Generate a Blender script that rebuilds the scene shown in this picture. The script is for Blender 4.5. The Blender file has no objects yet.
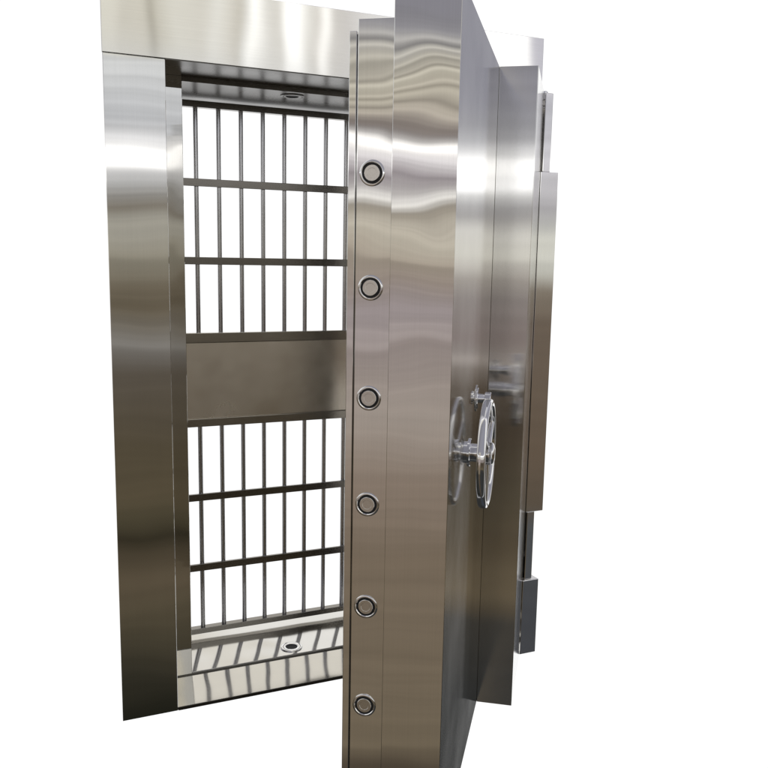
import bpy, bmesh, math
from mathutils import Vector, Matrix

sc = bpy.context.scene
col = sc.collection
R = math.radians

# ----------------------------------------------------------------- materials
def steel(name, base=(.78, .77, .75), rough=.16, aniso=.75, brush='v', wave=0.0, wave_scale=3.0,
          wave_len=1.0, streak=.013, metallic=1.0, seed=0.0, calm_below=False):
    """Brushed stainless steel. brush 'v' = grain runs up and down, 'h' = along the length, None = polished."""
    m = bpy.data.materials.new(name); m.use_nodes = True
    nt = m.node_tree; N = nt.nodes; L = nt.links
    b = N['Principled BSDF']
    b.inputs['Metallic'].default_value = metallic
    b.inputs['Roughness'].default_value = rough
    tc = N.new('ShaderNodeTexCoord')
    mp = N.new('ShaderNodeMapping'); L.new(tc.outputs['Object'], mp.inputs['Vector'])
    mp.inputs['Scale'].default_value = (260, 260, 1.6) if brush == 'v' else ((1.6, 260, 260) if brush == 'h' else (6, 6, 6))
    ns = N.new('ShaderNodeTexNoise'); ns.inputs['Scale'].default_value = 1.0
    ns.inputs['Detail'].default_value = 3; L.new(mp.outputs[0], ns.inputs['Vector'])
    # grain: a little lighter and darker, a little rougher and smoother
    mr = N.new('ShaderNodeMapRange'); mr.inputs['From Min'].default_value = .25; mr.inputs['From Max'].default_value = .75
    mr.inputs['To Min'].default_value = 1 - streak * 2; mr.inputs['To Max'].default_value = 1 + streak
    L.new(ns.outputs['Fac'], mr.inputs['Value'])
    # faint handling marks
    ms = N.new('ShaderNodeTexNoise'); ms.inputs['Scale'].default_value = 4.5; ms.inputs['Detail'].default_value = 5
    L.new(tc.outputs['Object'], ms.inputs['Vector'])
    mr2 = N.new('ShaderNodeMapRange'); mr2.inputs['From Min'].default_value = .3; mr2.inputs['From Max'].default_value = .7
    mr2.inputs['To Min'].default_value = .95; mr2.inputs['To Max'].default_value = 1.02
    L.new(ms.outputs['Fac'], mr2.inputs['Value'])
    mu = N.new('ShaderNodeMath'); mu.operation = 'MULTIPLY'; L.new(mr.outputs[0], mu.inputs[0]); L.new(mr2.outputs[0], mu.inputs[1])
    vm = N.new('ShaderNodeVectorMath'); vm.operation = 'SCALE'; vm.inputs[0].default_value = base
    L.new(mu.outputs[0], vm.inputs['Scale']); L.new(vm.outputs[0], b.inputs['Base Color'])
    mr3 = N.new('ShaderNodeMapRange'); mr3.inputs['To Min'].default_value = rough * .6; mr3.inputs['To Max'].default_value = rough * 1.45
    L.new(ms.outputs['Fac'], mr3.inputs['Value']); L.new(mr3.outputs[0], b.inputs['Roughness'])
    if brush and aniso:
        b.inputs['Anisotropic'].default_value = aniso
        b.inputs['Anisotropic Rotation'].default_value = .25 if brush == 'v' else 0.0
        t = N.new('ShaderNodeCombineXYZ'); t.inputs[2].default_value = 1
        L.new(t.outputs[0], b.inputs['Tangent'])
    if wave:
        mp2 = N.new('ShaderNodeMapping'); L.new(tc.outputs['Object'], mp2.inputs['Vector'])
        mp2.inputs['Location'].default_value = (seed, seed * 2, seed)
        mp2.inputs['Scale'].default_value = (1, 1, wave_len)
        n2 = N.new('ShaderNodeTexNoise'); n2.inputs['Scale'].default_value = wave_scale; n2.inputs['Detail'].default_value = 1.0
        n2.inputs['Roughness'].default_value = .4
        L.new(mp2.outputs[0], n2.inputs['Vector'])
        bp = N.new('ShaderNodeBump'); bp.inputs['Distance'].default_value = wave; bp.inputs['Strength'].default_value = 1
        if calm_below:                              # the sheet lies flatter in its lower half
            sz = N.new('ShaderNodeSeparateXYZ'); L.new(tc.outputs['Object'], sz.inputs[0])
            mz = N.new('ShaderNodeMapRange'); L.new(sz.outputs[2], mz.inputs['Value'])
            mz.inputs['From Min'].default_value = 1.0; mz.inputs['From Max'].default_value = 1.8
            mz.inputs['To Min'].default_value = .3; mz.inputs['To Max'].default_value = 1.0
            L.new(mz.outputs[0], bp.inputs['Strength'])
        L.new(n2.outputs['Fac'], bp.inputs['Height']); L.new(bp.outputs[0], b.inputs['Normal'])
    return m

def flat(name, rgb, rough, metallic=0.0):
    m = bpy.data.materials.new(name); m.use_nodes = True
    nt = m.node_tree; b = nt.nodes['Principled BSDF']
    b.inputs['Roughness'].default_value = rough; b.inputs['Metallic'].default_value = metallic
    tc = nt.nodes.new('ShaderNodeTexCoord'); n = nt.nodes.new('ShaderNodeTexNoise'); n.inputs['Scale'].default_value = 40
    nt.links.new(tc.outputs['Object'], n.inputs['Vector'])
    r = nt.nodes.new('ShaderNodeValToRGB')
    r.color_ramp.elements[0].color = tuple(v * .7 for v in rgb) + (1,)
    r.color_ramp.elements[1].color = tuple(min(1, v * 1.3) for v in rgb) + (1,)
    nt.links.new(n.outputs['Fac'], r.inputs[0]); nt.links.new(r.outputs[0], b.inputs['Base Color'])
    return m

def lean_normal(m):
    """leans the shading normal a few degrees so the face reflects the side tones"""
    nt = m.node_tree; N = nt.nodes; L = nt.links
    tc = N.new('ShaderNodeTexCoord'); sp = N.new('ShaderNodeSeparateXYZ'); L.new(tc.outputs['Object'], sp.inputs[0])
    def mt(op, a, b):
        n = N.new('ShaderNodeMath'); n.operation = op
        for i, v in enumerate((a, b)):
            if isinstance(v, (int, float)): n.inputs[i].default_value = v
            else: L.new(v, n.inputs[i])
        return n.outputs[0]
    h = mt('MULTIPLY', sp.outputs[0], .13)
    bp = N.new('ShaderNodeBump'); bp.inputs['Distance'].default_value = 1; bp.inputs['Strength'].default_value = 1
    L.new(h, bp.inputs['Height']); L.new(bp.outputs[0], N['Principled BSDF'].inputs['Normal'])

M_JAMB = steel('brushed_steel_jamb', rough=.04, aniso=1.0, wave=.0034, wave_scale=2.0, seed=3)
M_HEAD = steel('brushed_steel_header', rough=.07, aniso=1.0, brush='h', wave=.0016, wave_scale=2.5, seed=1)
M_FLANGE = steel('brushed_steel_flange', rough=.03, aniso=1.0, wave=.0021, wave_scale=4.2, wave_len=.9, seed=5, calm_below=True)
M_FACE = steel('brushed_steel_door_face', rough=.095, aniso=1.0, wave=.0)
lean_normal(M_FACE)  # normal tilt added only to steer its reflection
M_PLUG = steel('brushed_steel_plug', rough=.035, aniso=1.0, wave=.0035, wave_scale=3.6, wave_len=1.0, seed=5.1, calm_below=True)
M_BLOCK = steel('brushed_steel_block', rough=.072, aniso=1.0, wave=.0008, wave_scale=2.5, seed=8)
M_SOFFIT = steel('shade_darkened_steel', base=(.12, .115, .108), rough=.27, brush=None, wave=.0005, wave_scale=3)  # base darkened to stand for the dim reflection in the undersides
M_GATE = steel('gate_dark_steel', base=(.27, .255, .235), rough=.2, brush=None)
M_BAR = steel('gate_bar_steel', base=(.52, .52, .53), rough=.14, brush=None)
M_PANEL = steel('gate_panel_steel', base=(.88, .81, .71), rough=.24, brush='h', aniso=.5, wave=.002, wave_scale=2.0)
M_PFRAME = steel('gate_panel_frame_steel', base=(.46, .43, .38), rough=.2, brush=None)
M_CHROME = steel('polished_steel', base=(.86, .86, .86), rough=.07, brush=None, wave=.0006, wave_scale=14)
M_BOLT = steel('turned_bolt_steel', base=(.74, .72, .68), rough=.24, brush=None)
M_BLACK = flat('recess_black', (.012, .012, .012), .6)

def sill_mat():
    m = steel('polished_sill_steel', base=(.70, .68, .635), rough=.09, brush=None)
    nt = m.node_tree; N = nt.nodes; L = nt.links
    tc = N.new('ShaderNodeTexCoord'); sx = N.new('ShaderNodeSeparateXYZ'); L.new(tc.outputs['Object'], sx.inputs[0])
    # the thin sheet is pulled out of true: rear half leans one way, front half the other
    n2 = N.new('ShaderNodeTexNoise'); n2.inputs['Scale'].default_value = 3.5; n2.inputs['Detail'].default_value = 1
    L.new(tc.outputs['Object'], n2.inputs['Vector'])
    gt = N.new('ShaderNodeMath'); gt.operation = 'GREATER_THAN'; gt.inputs[1].default_value = .2293
    L.new(sx.outputs['Y'], gt.inputs[0])
    sl = N.new('ShaderNodeMapRange'); sl.inputs['To Min'].default_value = SILL_F; sl.inputs['To Max'].default_value = SILL_R
    L.new(gt.outputs[0], sl.inputs['Value'])
    mu = N.new('ShaderNodeMath'); mu.operation = 'MULTIPLY'; L.new(sx.outputs['X'], mu.inputs[0]); L.new(sl.outputs[0], mu.inputs[1])
    ma = N.new('ShaderNodeMath'); ma.operation = 'MULTIPLY_ADD'; ma.inputs[1].default_value = .0045
    L.new(n2.outputs['Fac'], ma.inputs[0]); L.new(mu.outputs[0], ma.inputs[2])
    bp = N.new('ShaderNodeBump'); bp.inputs['Distance'].default_value = 1; bp.inputs['Strength'].default_value = 1
    L.new(ma.outputs[0], bp.inputs['Height']); L.new(bp.outputs[0], N['Principled BSDF'].inputs['Normal'])
    return m
SILL_F, SILL_R = .035, -.15
M_SILL = sill_mat()

# ------------------------------------------------------------------- helpers
def mesh_obj(name, bm, mat, parent=None, smooth=False):
    me = bpy.data.meshes.new(name)
    bmesh.ops.recalc_face_normals(bm, faces=bm.faces)
    bm.to_mesh(me); bm.free()
    mats = mat if isinstance(mat, (list, tuple)) else [mat]
    for k in mats: me.materials.append(k)
    if smooth:
        for p in me.polygons: p.use_smooth = True
        me.set_sharp_from_angle(angle=R(35))
    o = bpy.data.objects.new(name, me); col.objects.link(o)
    if parent: o.parent = parent
    return o

def thing(name, label, cat, loc=(0, 0, 0), rz=0.0):
    o = bpy.data.objects.new(name, None); col.objects.link(o)
    o.empty_display_size = .1
    o.location = loc; o.rotation_euler = (0, 0, rz)
    o['label'] = label; o['category'] = cat; o['kind'] = 'thing'
    return o

def add_box(bm, x0, x1, y0, y1, z0, z1, bevel=.0015, seg=2):
    b2 = bmesh.new()
    vs = [b2.verts.new((x, y, z)) for x in (x0, x1) for y in (y0, y1) for z in (z0, z1)]
    for f in ((0, 1, 3, 2), (4, 6, 7, 5), (0, 4, 5, 1), (2, 3, 7, 6), (0, 2, 6, 4), (1, 5, 7, 3)):
        b2.faces.new([vs[i] for i in f])
    bmesh.ops.recalc_face_normals(b2, faces=b2.faces)
    if bevel:
        bmesh.ops.bevel(b2, geom=b2.edges[:], offset=bevel, segments=seg, profile=.5, affect='EDGES', clamp_overlap=True)
    tmp = bpy.data.meshes.new('tmp'); b2.to_mesh(tmp); b2.free()
    bm.from_mesh(tmp); bpy.data.meshes.remove(tmp)
    return bm

def box(name, dims, mat, parent, bevel=.0015):
    return mesh_obj(name, add_box(bmesh.new(), *dims, bevel=bevel), mat, parent)

def add_lathe(bm, prof, origin, axis, seg=48, close=False):
    """prof = [(distance along axis, radius)...]"""
    a = Vector(axis).normalized()
    t = a.orthogonal().normalized(); s = a.cross(t)
    o = Vector(origin); rings = []
    for d, r in prof:
        if r < 1e-6: rings.append([bm.verts.new(o + a * d)]); continue
        rings.append([bm.verts.new(o + a * d + (t * math.cos(2 * math.pi * k / seg) + s * math.sin(2 * math.pi * k / seg)) * r) for k in range(seg)])
    pairs = list(zip(rings[:-1], rings[1:]))
    if close: pairs.append((rings[-1], rings[0]))
    for A, B in pairs:
        for k in range(seg):
            k2 = (k + 1) % seg
            if len(A) == 1 and len(B) == 1: continue
            if len(A) == 1: bm.faces.new((A[0], B[k], B[k2]))
            elif len(B) == 1: bm.faces.new((A[k], B[0], A[k2]))
            else: bm.faces.new((A[k], B[k], B[k2], A[k2]))
    return bm

def lathe(name, prof, origin, axis, mat, parent, seg=48, close=False):
    return mesh_obj(name, add_lathe(bmesh.new(), prof, origin, axis, seg, close), mat, parent, smooth=True)

# ------------------------------------------------------- the vault door frame
W, HB, HT = 1.6048, 2.2, 2.42
WJ, WS, D1, D2, DEP = .1899, .1013, .2293, .5304, .640
frame = thing('vault_doorway', 'fixed brushed steel surround with stepped jambs, wide header and mirror-bright sill', 'door frame')
# each jamb: a face plate standing on the wall plane, then the deeper stepped lining behind it
for x0, x1 in ((0, WJ), (W - WJ, W)):
    box('jamb', (x0, x1, 0, .012, 0, HB - .0003), M_JAMB, frame)
for x0, x1, x2, x3 in ((WJ - .03, WJ - .001, WJ - .03, WJ + WS), (W - WJ + .001, W - WJ + .03, W - WJ - WS, W - WJ + .03)):
    bm = bmesh.new(); add_box(bm, x0, x1, .0125, D1, 0, HB - .001); add_box(bm, x2, x3, D1 + .0005, DEP, 0, HB - .0005)
    mesh_obj('inner_jamb', bm, M_JAMB, frame)
# header: front fascia a little proud of the jambs, lining box behind, underside with its dim reflection put into the colour
box('header', (-.002, W + .002, -.004, .014, HB + .0, HT), M_HEAD, frame)
box('header_lining', (WJ - .03, W - WJ + .03, .0145, DEP - .01, HB + .006, HB + .16), M_HEAD, frame)
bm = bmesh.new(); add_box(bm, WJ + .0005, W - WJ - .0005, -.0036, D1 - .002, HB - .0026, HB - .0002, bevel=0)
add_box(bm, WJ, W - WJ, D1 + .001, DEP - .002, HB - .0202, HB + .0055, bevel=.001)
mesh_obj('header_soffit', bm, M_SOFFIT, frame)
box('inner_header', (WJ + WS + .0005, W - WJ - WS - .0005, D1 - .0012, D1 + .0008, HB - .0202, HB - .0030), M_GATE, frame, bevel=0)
# sill: front strip and a rear strip one small step higher
s = box('sill', (WJ - .01, W - WJ + .01, .002, D1 - .001, .001, .012), M_SILL, frame, bevel=.001)
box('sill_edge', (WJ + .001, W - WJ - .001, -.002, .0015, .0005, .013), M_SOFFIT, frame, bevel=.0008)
box('sill_joint', (WJ + .001, W - WJ - .001, D1 - .0005, D1 + .0075, .001, .0172), M_SOFFIT, frame, bevel=.0008)  # joint strip, its dark tone also standing for the crossbar reflection
box('sill', (WJ + WS - .01, W - WJ - WS + .01, D1 + .008, DEP + .01, .001, .018), M_SILL, frame, bevel=.001)
# bolt sockets in the sill and in the header
for z, ax in ((.018, 1), (HB - .0202, -1)):
    f = lathe('bolt_socket', [(0, .044), (.003, .0435), (.004, .041), (.004, .026), (.003, .024)], (.713, .300, z), (0, 0, ax), M_CHROME if ax > 0 else M_SOFFIT, frame)  # header socket shares the shade-darkened steel
    lathe('socket_hole', [(.0008, .0245), (.0008, 0)], (.713, .300, z), (0, 0, ax), M_BLACK, f)  # flat black disc painted for the dark inside the hole
# hinge post on the right jamb: covers and pin
box('hinge_cover', (1.553, 1.633, -.100, -.004, .606, 1.922), M_BLOCK, frame, bevel=.002)
box('hinge_block', (1.553, 1.628, -.100, -.004, .008, .322), M_BLOCK, frame, bevel=.002)
for z0, z1 in ((.3225, .6055), (1.9225, 2.208)):
    box('hinge_leaf', (1.565, 1.600, -.092, -.0035, z0, z1), M_BLOCK, frame, bevel=.003)
lathe('hinge_pin', [(0, .015), (.008, .015), (.011, .012), (.011, 0)], (1.585, -.05, 2.2085), (0, 0, 1), M_CHROME, frame)

# -------------------------------------------------------------- barred gate
gate = thing('barred_gate', 'dark steel barred gate with a blank middle panel, shut inside the vault doorway', 'gate', (.8024, D2, .018))
gx = lambda x: x - .8024
GX0, GX1 = gx(WJ + WS + .006), gx(W - WJ - WS - .006)
dz = -.018
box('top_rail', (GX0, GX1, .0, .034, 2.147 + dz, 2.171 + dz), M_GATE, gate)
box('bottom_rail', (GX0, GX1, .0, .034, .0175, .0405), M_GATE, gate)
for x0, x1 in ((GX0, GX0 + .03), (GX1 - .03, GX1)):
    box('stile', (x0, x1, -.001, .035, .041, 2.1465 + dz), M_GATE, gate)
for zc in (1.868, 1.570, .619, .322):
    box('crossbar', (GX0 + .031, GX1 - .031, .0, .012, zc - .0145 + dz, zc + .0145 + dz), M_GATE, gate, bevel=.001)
pn = box('centre_panel', (GX0 + .031, GX1 - .031, .008, .026, .944 + dz, 1.249 + dz), M_PANEL, gate)
for z0, z1 in ((1.2495, 1.288), (.911, .9435)):
    box('panel_frame', (GX0 + .031, GX1 - .031, -.002, .030, z0 + dz, z1 + dz), M_PFRAME, pn)
NB = 11
bar_bm = lambda z0, z1: add_lathe(bmesh.new(), [(0, .0094), (z1 - z0, .0094)], (0, 0, z0), (0, 0, 1), seg=20)
up = mesh_obj('bar', bar_bm(1.288 + dz, 2.147 + dz), M_BAR, gate, smooth=True)
lo = mesh_obj('bar', bar_bm(.0405, .911 + dz), M_BAR, gate, smooth=True)
XB = [.4096 + .0890 * k for k in range(NB)]
for proto in (up, lo):
    proto.location = (gx(XB[0]), .021, 0)
    for x in XB[1:]:
        o = proto.copy(); col.objects.link(o); o.parent = gate; o.location = (gx(x), .021, 0)

# --------------------------------------------------------------- vault door
PX, PY, AZ = .63616, -1.10206, R(37.0528)       # near outer corner; the leaf runs along azimuth 37 deg
door = thing('vault_door_leaf', 'thick open steel door with six round locking bolts down its edge and a handwheel', 'vault door',
             (PX, PY, 0), math.pi / 2 - AZ)
# local x = along the leaf towards the hinge, local y = from the outer face inwards
LL, QQ, PP = .9233, .4158, .1262
slab = box('door_slab', (0, LL + QQ - .003, 0, .1556, .005, 2.2143), [M_FLANGE, M_FACE], door, bevel=.0012)
for p in slab.data.polygons:
    if p.normal.y < -.99: p.material_index = 1
box('hinge_side_casing', (LL, LL + QQ, -PP, -.0005, .006, 2.2133), M_BLOCK, door, bevel=.002)
box('bolt_plate', (.040, 1.27, .156, .2512, .072, 2.1469), M_PLUG, door, bevel=.002)
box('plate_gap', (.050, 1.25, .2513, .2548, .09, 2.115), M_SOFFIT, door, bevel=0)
box('inner_plate', (.047, 1.26, .255, .2739, .098, 2.122), M_PLUG, door, bevel=.0015)
# locking bolts, flush with the plug edge
def bolt(z):
    p = lathe('locking_bolt', [(-.004, .0193), (.0028, .0193), (.0036, .0185), (.0036, .0120), (.0030, .0115), (.0030, 0)], (0, 0, 0), (-1, 0, 0), M_BOLT, door)
    lathe('bolt_collar', [(0, .0315), (.0022, .0310), (.0030, .0295), (.0030, .0265), (.0016, .0250), (0, .0250)], (0, 0, 0), (-1, 0, 0), M_CHROME, p)
    lathe('bolt_gap', [(.0008, .0251), (.0008, .0190)], (0, 0, 0), (-1, 0, 0), M_BLACK, p)  # flat black ring painted for the dark of the gap
    p.location = (.040, .2118, z)
    return p
b0 = bolt(.4223)
for k in range(1, 6):
    p = b0.copy(); col.objects.link(p); p.parent = door; p.location.z = .4223 + .2743 * k
    for ch in list(b0.children):
        q = ch.copy(); col.objects.link(q); q.parent = p

# handwheel on the outer face
WU, WZ = .30, 1.066
prof = []
for k in range(20):                               # rounded flat rim section, 32 mm deep by 15 mm thick
    t = 2 * math.pi * k / 20
    ct, st = math.cos(t), math.sin(t)
    prof.append((.062 + .012 * math.copysign(abs(ct) ** .6, ct), .1425 + .0085 * math.copysign(abs(st) ** .6, st)))
hw = lathe('handwheel', prof, (0, 0, 0), (0, -1, 0), M_CHROME, door, seg=96, close=True)
hw.location = (WU, 0, WZ)
lathe('wheel_shaft', [(.001, .025), (.048, .025)], (0, 0, 0), (0, -1, 0), M_CHROME, hw, seg=32)
lathe('wheel_flange', [(.0005, .030), (.012, .030), (.012, .039), (.018, .039), (.020, .037), (.020, .0251)], (0, 0, 0), (0, -1, 0), M_CHROME, hw)
lathe('wheel_hub', [(.046, .0251), (.046, .029), (.049, .031), (.078, .031), (.082, .027), (.086, .014), (.086, 0)], (0, 0, 0), (0, -1, 0), M_CHROME, hw)
for k in range(3):
    a = R(120 * k + 30)
    bm = bmesh.new()
    dvec = Vector((math.cos(a), 0, math.sin(a)))
    add_lathe(bm, [(.029, .0085), (.136, .0065)], (0, -.064, 0), dvec, seg=16)
    mesh_obj('wheel_spoke', bm, M_CHROME, hw, smooth=True)

# combination dial behind the wheel
dl = lathe('combination_dial', [(.0005, .032), (.006, .032), (.008, .030), (.008, .014), (.026, .013), (.028, .020), (.044, .020), (.046, .018), (.046, 0)], (0, 0, 0), (0, -1, 0), M_CHROME, door)
dl.location = (.56, 0, 1.178)
lathe('dial_ring', [(.0005, .040), (.003, .040), (.004, .039), (.004, .0325)], (0, 0, 0), (0, -1, 0), M_BOLT, dl)

# ---------------------------------------------------------------------- world
RAMP_F = [(-28.21, 0.013, 0.013, 0.009), (-25.96, 0.03, 0.027, 0.019), (-23.65, 0.055, 0.047, 0.031), (-21.59, 0.079, 0.065, 0.042), (-20.09, 0.096, 0.076, 0.05), (-18.28, 0.065, 0.052, 0.034), (-17.37, 0.032, 0.027, 0.017), (-16.45, 0.065, 0.055, 0.034), (-15.22, 0.089, 0.072, 0.045), (-12.12, 0.081, 0.066, 0.043), (-7.45, 0.096, 0.082, 0.065), (-6.08, 0.146, 0.135, 0.122), (-5.58, 0.214, 0.203, 0.188), (-4.34, 0.165, 0.149, 0.125), (-2.8, 0.122, 0.102, 0.072), (-1.57, 0.144, 0.122, 0.089), (-0.04, 0.254, 0.235, 0.188), (0.87, 0.342, 0.328, 0.283), (1.96, 0.314, 0.301, 0.262), (2.44, 0.209, 0.188, 0.156), (3.27, 0.296, 0.287, 0.27), (4.16, 0.413, 0.413, 0.413), (4.93, 0.61, 0.61, 0.617), (5.46, 0.956, 0.956, 0.956), (6.21, 0.939, 0.939, 0.939), (6.79, 0.73, 0.73, 0.745), (8.06, 0.491, 0.503, 0.527), (9.64, 0.578, 0.591, 0.61), (11.57, 0.68, 0.694, 0.701)]
RAMP_C = [(-31.56, 0.072, 0.057, 0.041), (-30.28, 0.155, 0.125, 0.087), (-19.25, 0.175, 0.138, 0.102), (-14.18, 0.238, 0.19, 0.154), (-10.31, 0.336, 0.292, 0.259), (-5.53, 0.279, 0.238, 0.227), (-5.15, 0.366, 0.319, 0.309), (-3.22, 0.305, 0.266, 0.27), (-1.31, 0.292, 0.246, 0.216), (-0.17, 0.342, 0.296, 0.246), (1.09, 0.479, 0.44, 0.371), (2.09, 0.479, 0.44, 0.376), (2.89, 0.296, 0.266, 0.223), (3.14, 0.515, 0.491, 0.456), (3.63, 0.82, 0.802, 0.776), (4.31, 0.413, 0.392, 0.392), (5.16, 0.352, 0.319, 0.337), (6.25, 0.718, 0.693, 0.71), (6.91, 0.893, 0.874, 0.855), (7.27, 0.515, 0.497, 0.491), (7.8, 0.195, 0.168, 0.156), (8.28, 0.262, 0.231, 0.209), (8.98, 0.503, 0.458, 0.393), (9.33, 0.272, 0.247, 0.208), (9.62, 0.599, 0.556, 0.47), (9.91, 0.28, 0.257, 0.212), (10.2, 0.644, 0.599, 0.509), (10.49, 0.296, 0.276, 0.229), (10.78, 0.659, 0.621, 0.529), (11.06, 0.272, 0.253, 0.215), (11.35, 0.614, 0.578, 0.503), (11.63, 0.265, 0.25, 0.215), (11.91, 0.585, 0.556, 0.49), (12.25, 0.25, 0.239, 0.221), (12.59, 0.556, 0.536, 0.49), (12.98, 0.25, 0.243, 0.243), (13.42, 0.516, 0.503, 0.49), (13.97, 0.243, 0.239, 0.257), (15.27, 0.243, 0.239, 0.272)]
RAMP_E = [(-27.35, 0.03, 0.031, 0.031), (-22.75, 0.045, 0.042, 0.037), (-22.03, 0.08, 0.065, 0.045), (-20.93, 0.117, 0.093, 0.06), (-18.03, 0.08, 0.063, 0.041), (-15.2, 0.068, 0.056, 0.038), (-10.75, 0.054, 0.042, 0.03), (-8.19, 0.089, 0.07, 0.053), (-6.91, 0.181, 0.156, 0.138), (-6.33, 0.314, 0.279, 0.258), (-5.76, 0.223, 0.195, 0.181), (-4.99, 0.202, 0.168, 0.159), (-2.46, 0.238, 0.212, 0.202), (-1.19, 0.332, 0.305, 0.279), (-0.44, 0.503, 0.479, 0.44), (0.37, 0.617, 0.604, 0.552), (1.92, 0.617, 0.604, 0.571), (2.78, 0.352, 0.342, 0.342), (3.4, 0.413, 0.407, 0.413), (4.01, 0.658, 0.658, 0.658), (4.49, 0.905, 0.905, 0.913), (5.88, 0.956, 0.956, 0.956), (6.71, 0.701, 0.701, 0.716), (7.25, 0.445, 0.445, 0.468), (8.25, 0.305, 0.305, 0.332), (9.7, 0.262, 0.262, 0.301), (11.63, 0.246, 0.246, 0.287)]
RAMP_H = [(-34.09, 0.552, 0.546, 0.61), (-33.61, 0.61, 0.604, 0.658), (-33.19, 0.956, 0.956, 0.956), (-27.3, 0.956, 0.956, 0.956), (-24.84, 0.831, 0.831, 0.831), (-22.38, 0.638, 0.617, 0.597), (-21.47, 0.672, 0.651, 0.617), (-20.85, 0.93, 0.922, 0.896), (-20.3, 0.672, 0.644, 0.597), (-19.75, 0.831, 0.823, 0.776), (-19.33, 0.956, 0.956, 0.939), (-18.72, 0.922, 0.922, 0.905), (-18.29, 0.672, 0.651, 0.597), (-17.39, 0.776, 0.761, 0.716), (-16.42, 0.922, 0.922, 0.896), (-16.12, 0.871, 0.871, 0.839), (-15.7, 0.565, 0.533, 0.462), (-14.98, 0.745, 0.723, 0.658), (-14.21, 0.823, 0.815, 0.761), (-13.32, 0.68, 0.658, 0.591), (-11.85, 0.73, 0.716, 0.644), (-10.87, 0.61, 0.584, 0.503), (-10.46, 0.376, 0.352, 0.287), (-10.06, 0.658, 0.631, 0.546), (-8.8, 0.617, 0.591, 0.515), (-8.46, 0.73, 0.708, 0.624), (-7.56, 0.73, 0.716, 0.631)]
RAMP_G = [(-22, .055, .058, .066), (-17, .07, .075, .08), (-15.5, .10, .08, .06), (-12, .12, .09, .065), (-4, .14, .11, .085),
          (-1.8, .21, .18, .145), (-.5, .58, .58, .53), (1.5, .60, .60, .55), (2.2, .48, .48, .47), (3.2, .42, .41, .43), (5.6, .60, .59, .63), (9, .5, .5, .55)]
def make_world():  # painted surroundings: tones shaped for what each steel face reflects
    w = bpy.data.worlds.new('World'); sc.world = w; w.use_nodes = True
    nt = w.node_tree; N = nt.nodes; L = nt.links; N.clear()
    out = N.new('ShaderNodeOutputWorld'); bg = N.new('ShaderNodeBackground'); L.new(bg.outputs[0], out.inputs[0])
    tc = N.new('ShaderNodeTexCoord'); sp = N.new('ShaderNodeSeparateXYZ'); L.new(tc.outputs['Generated'], sp.inputs[0])
    def math_(op, a, b=None, c=None, clamp=False):
        n = N.new('ShaderNodeMath'); n.operation = op; n.use_clamp = clamp
        for i, v in enumerate((a, b, c)):
            if v is None: continue
            if isinstance(v, (int, float)): n.inputs[i].default_value = v
            else: L.new(v, n.inputs[i])
        return n.outputs[0]
    el = math_('MULTIPLY', math_('ARCSINE', sp.outputs[2]), 57.29578)
    az = math_('MULTIPLY', math_('ARCTAN2', math_('MULTIPLY', sp.outputs[0], -1), math_('MULTIPLY', sp.outputs[1], -1)), 57.29578)
    def ramp(v, stops, lo, hi):
        if len(stops) > 31:
            h = len(stops) // 2
            a, b = ramp(v, stops[:h + 1], lo, hi), ramp(v, stops[h:], lo, hi)
            return mix(math_('GREATER_THAN', v, stops[h][0]), a, b)
        r = N.new('ShaderNodeValToRGB'); f = math_('DIVIDE', math_('SUBTRACT', v, lo), hi - lo); L.new(f, r.inputs[0])
        cr = r.color_ramp
        while len(cr.elements) > 1: cr.elements.remove(cr.elements[-1])
        for i, s in enumerate(stops):
            p = (s[0] - lo) / (hi - lo)
            e = cr.elements[0] if i == 0 else cr.elements.new(p)
            e.position = p
            g = 1.4 if s[1] > .88 else 1.0      # brightest bands lifted for stronger reflected highlights
            e.color = (s[1] * g, s[2] * g, s[3] * g, 1)
        return r.outputs[0]
    def step(v, a, b): 
        n = N.new('ShaderNodeMapRange'); n.interpolation_type = 'SMOOTHSTEP'
        L.new(v, n.inputs['Value']); n.inputs['From Min'].default_value = a; n.inputs['From Max'].default_value = b
        return n.outputs[0]
    def mix(f, a, b):
        n = N.new('ShaderNodeMix'); n.data_type = 'RGBA'; L.new(f, n.inputs[0])
        for i, v in ((6, a), (7, b)):
            if isinstance(v, tuple): n.inputs[i].default_value = v + (1,)
            else: L.new(v, n.inputs[i])
        return n.outputs[2]
    cF = ramp(el, RAMP_F, -36, 20); cE = ramp(el, RAMP_E, -36, 20); cC = ramp(el, RAMP_C, -36, 20)
    cH = ramp(az, RAMP_H, -40, 0)
    # behind the camera: pale vertical strips painted in for the header to reflect
    edge = math_('ADD', math_('MULTIPLY', az, .060), 11.55 + .060 * 8)      # lower edge, falls to the right
    fH = step(math_('SUBTRACT', el, edge), -.15, .25)
    cG = ramp(el, RAMP_G, -36, 20)
    base = mix(fH, mix(step(az, -26, -31), cF, cG), cH)
    base = mix(step(az, -4, 3), base, cE)
    base = mix(step(az, 42.8, 44), base, cC)
    # left side of the hall: jamb tones reused for the inner faces to reflect
    base = mix(step(az, 62, 75), base, cF)
    # even grey between the rear and right-hand zones
    aa = math_('ABSOLUTE', az)
    ri = mix(step(math_('MULTIPLY', az, -1), 42, 60), base, (.55, .55, .56))
    # noise added for the steel to reflect: thin level lines, finer than the big zones
    nz = N.new('ShaderNodeTexNoise'); nz.noise_dimensions = '1D'; nz.inputs['Scale'].default_value = 1.1
    nz.inputs['Detail'].default_value = 3; nz.inputs['Roughness'].default_value = .6; L.new(el, nz.inputs['W'])
    mr = N.new('ShaderNodeMapRange'); L.new(nz.outputs['Fac'], mr.inputs['Value'])
    mr.inputs['From Min'].default_value = .3; mr.inputs['From Max'].default_value = .7
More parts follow.
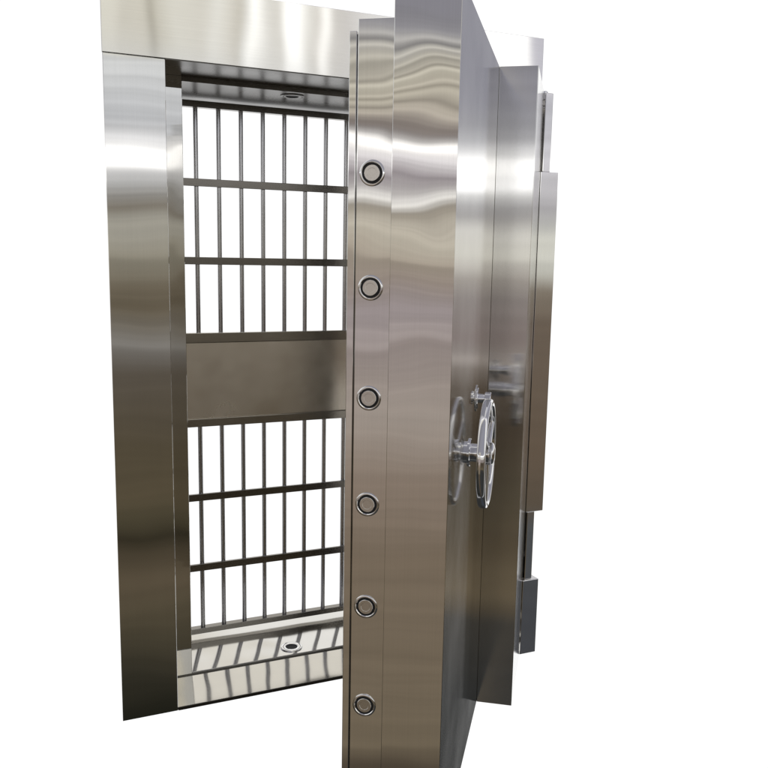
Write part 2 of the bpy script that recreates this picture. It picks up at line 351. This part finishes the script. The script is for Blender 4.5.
    mr.inputs['To Min'].default_value = .85; mr.inputs['To Max'].default_value = 1.18
    amp = math_('ADD', math_('MULTIPLY', step(el, -9, 2), .65), .35)      # fainter towards the floor
    k = math_('ADD', math_('MULTIPLY', math_('SUBTRACT', mr.outputs[0], 1.015), amp), 1.015)
    vs = N.new('ShaderNodeVectorMath'); vs.operation = 'SCALE'; L.new(ri, vs.inputs[0]); L.new(k, vs.inputs['Scale'])
    ri = mix(fH, vs.outputs[0], ri)
    # bands added on the right, reflected only in the door's outer face
    ri = mix(step(math_('MULTIPLY', az, -1), 60, 62), ri, cE)
    far = math_('ADD', step(az, 104, 116), math_('SUBTRACT', 1, step(az, -127.5, -125.5)), clamp=True)  # plain white backdrop; ceiling and floor tones painted in beyond the view
    fin = mix(far, ri, mix(step(el, 18, 20.5), mix(step(el, -33.2, -34.8), (.86, .86, .86), (.035, .04, .05)), mix(step(az, -150, -143), (.72, .70, .655), (.42, .42, .47))))
    L.new(fin, bg.inputs[0]); bg.inputs[1].default_value = 1.26
make_world()

# --------------------------------------------------------------------- camera
cam = bpy.data.cameras.new('camera'); co = bpy.data.objects.new('camera', cam); col.objects.link(co)
yaw, pitch, roll = R(24.8746), R(9.0433), R(1.0163)
f = Vector((math.sin(yaw) * math.cos(pitch), math.cos(yaw) * math.cos(pitch), -math.sin(pitch)))
r0 = Vector((math.cos(yaw), -math.sin(yaw), 0)); u0 = r0.cross(f)
r = r0 * math.cos(roll) + u0 * math.sin(roll); u = -r0 * math.sin(roll) + u0 * math.cos(roll)
mw = Matrix((r, u, -f)).transposed().to_4x4(); mw.translation = Vector((-.395, -2.9446, 1.5907))
co.matrix_world = mw
cam.sensor_width = 36; cam.lens = 36 * 885.473 / 768; cam.shift_y = 15.62 / 768
cam.clip_start = .05; cam.clip_end = 200
sc.camera = co
sc.view_settings.view_transform = 'Standard'; sc.view_settings.look = 'None'
sc.view_settings.exposure = 0; sc.view_settings.gamma = 1
sc.cycles.use_denoising = True
sc.cycles.max_bounces = 10; sc.cycles.glossy_bounces = 8
sc.cycles.sample_clamp_indirect = 4
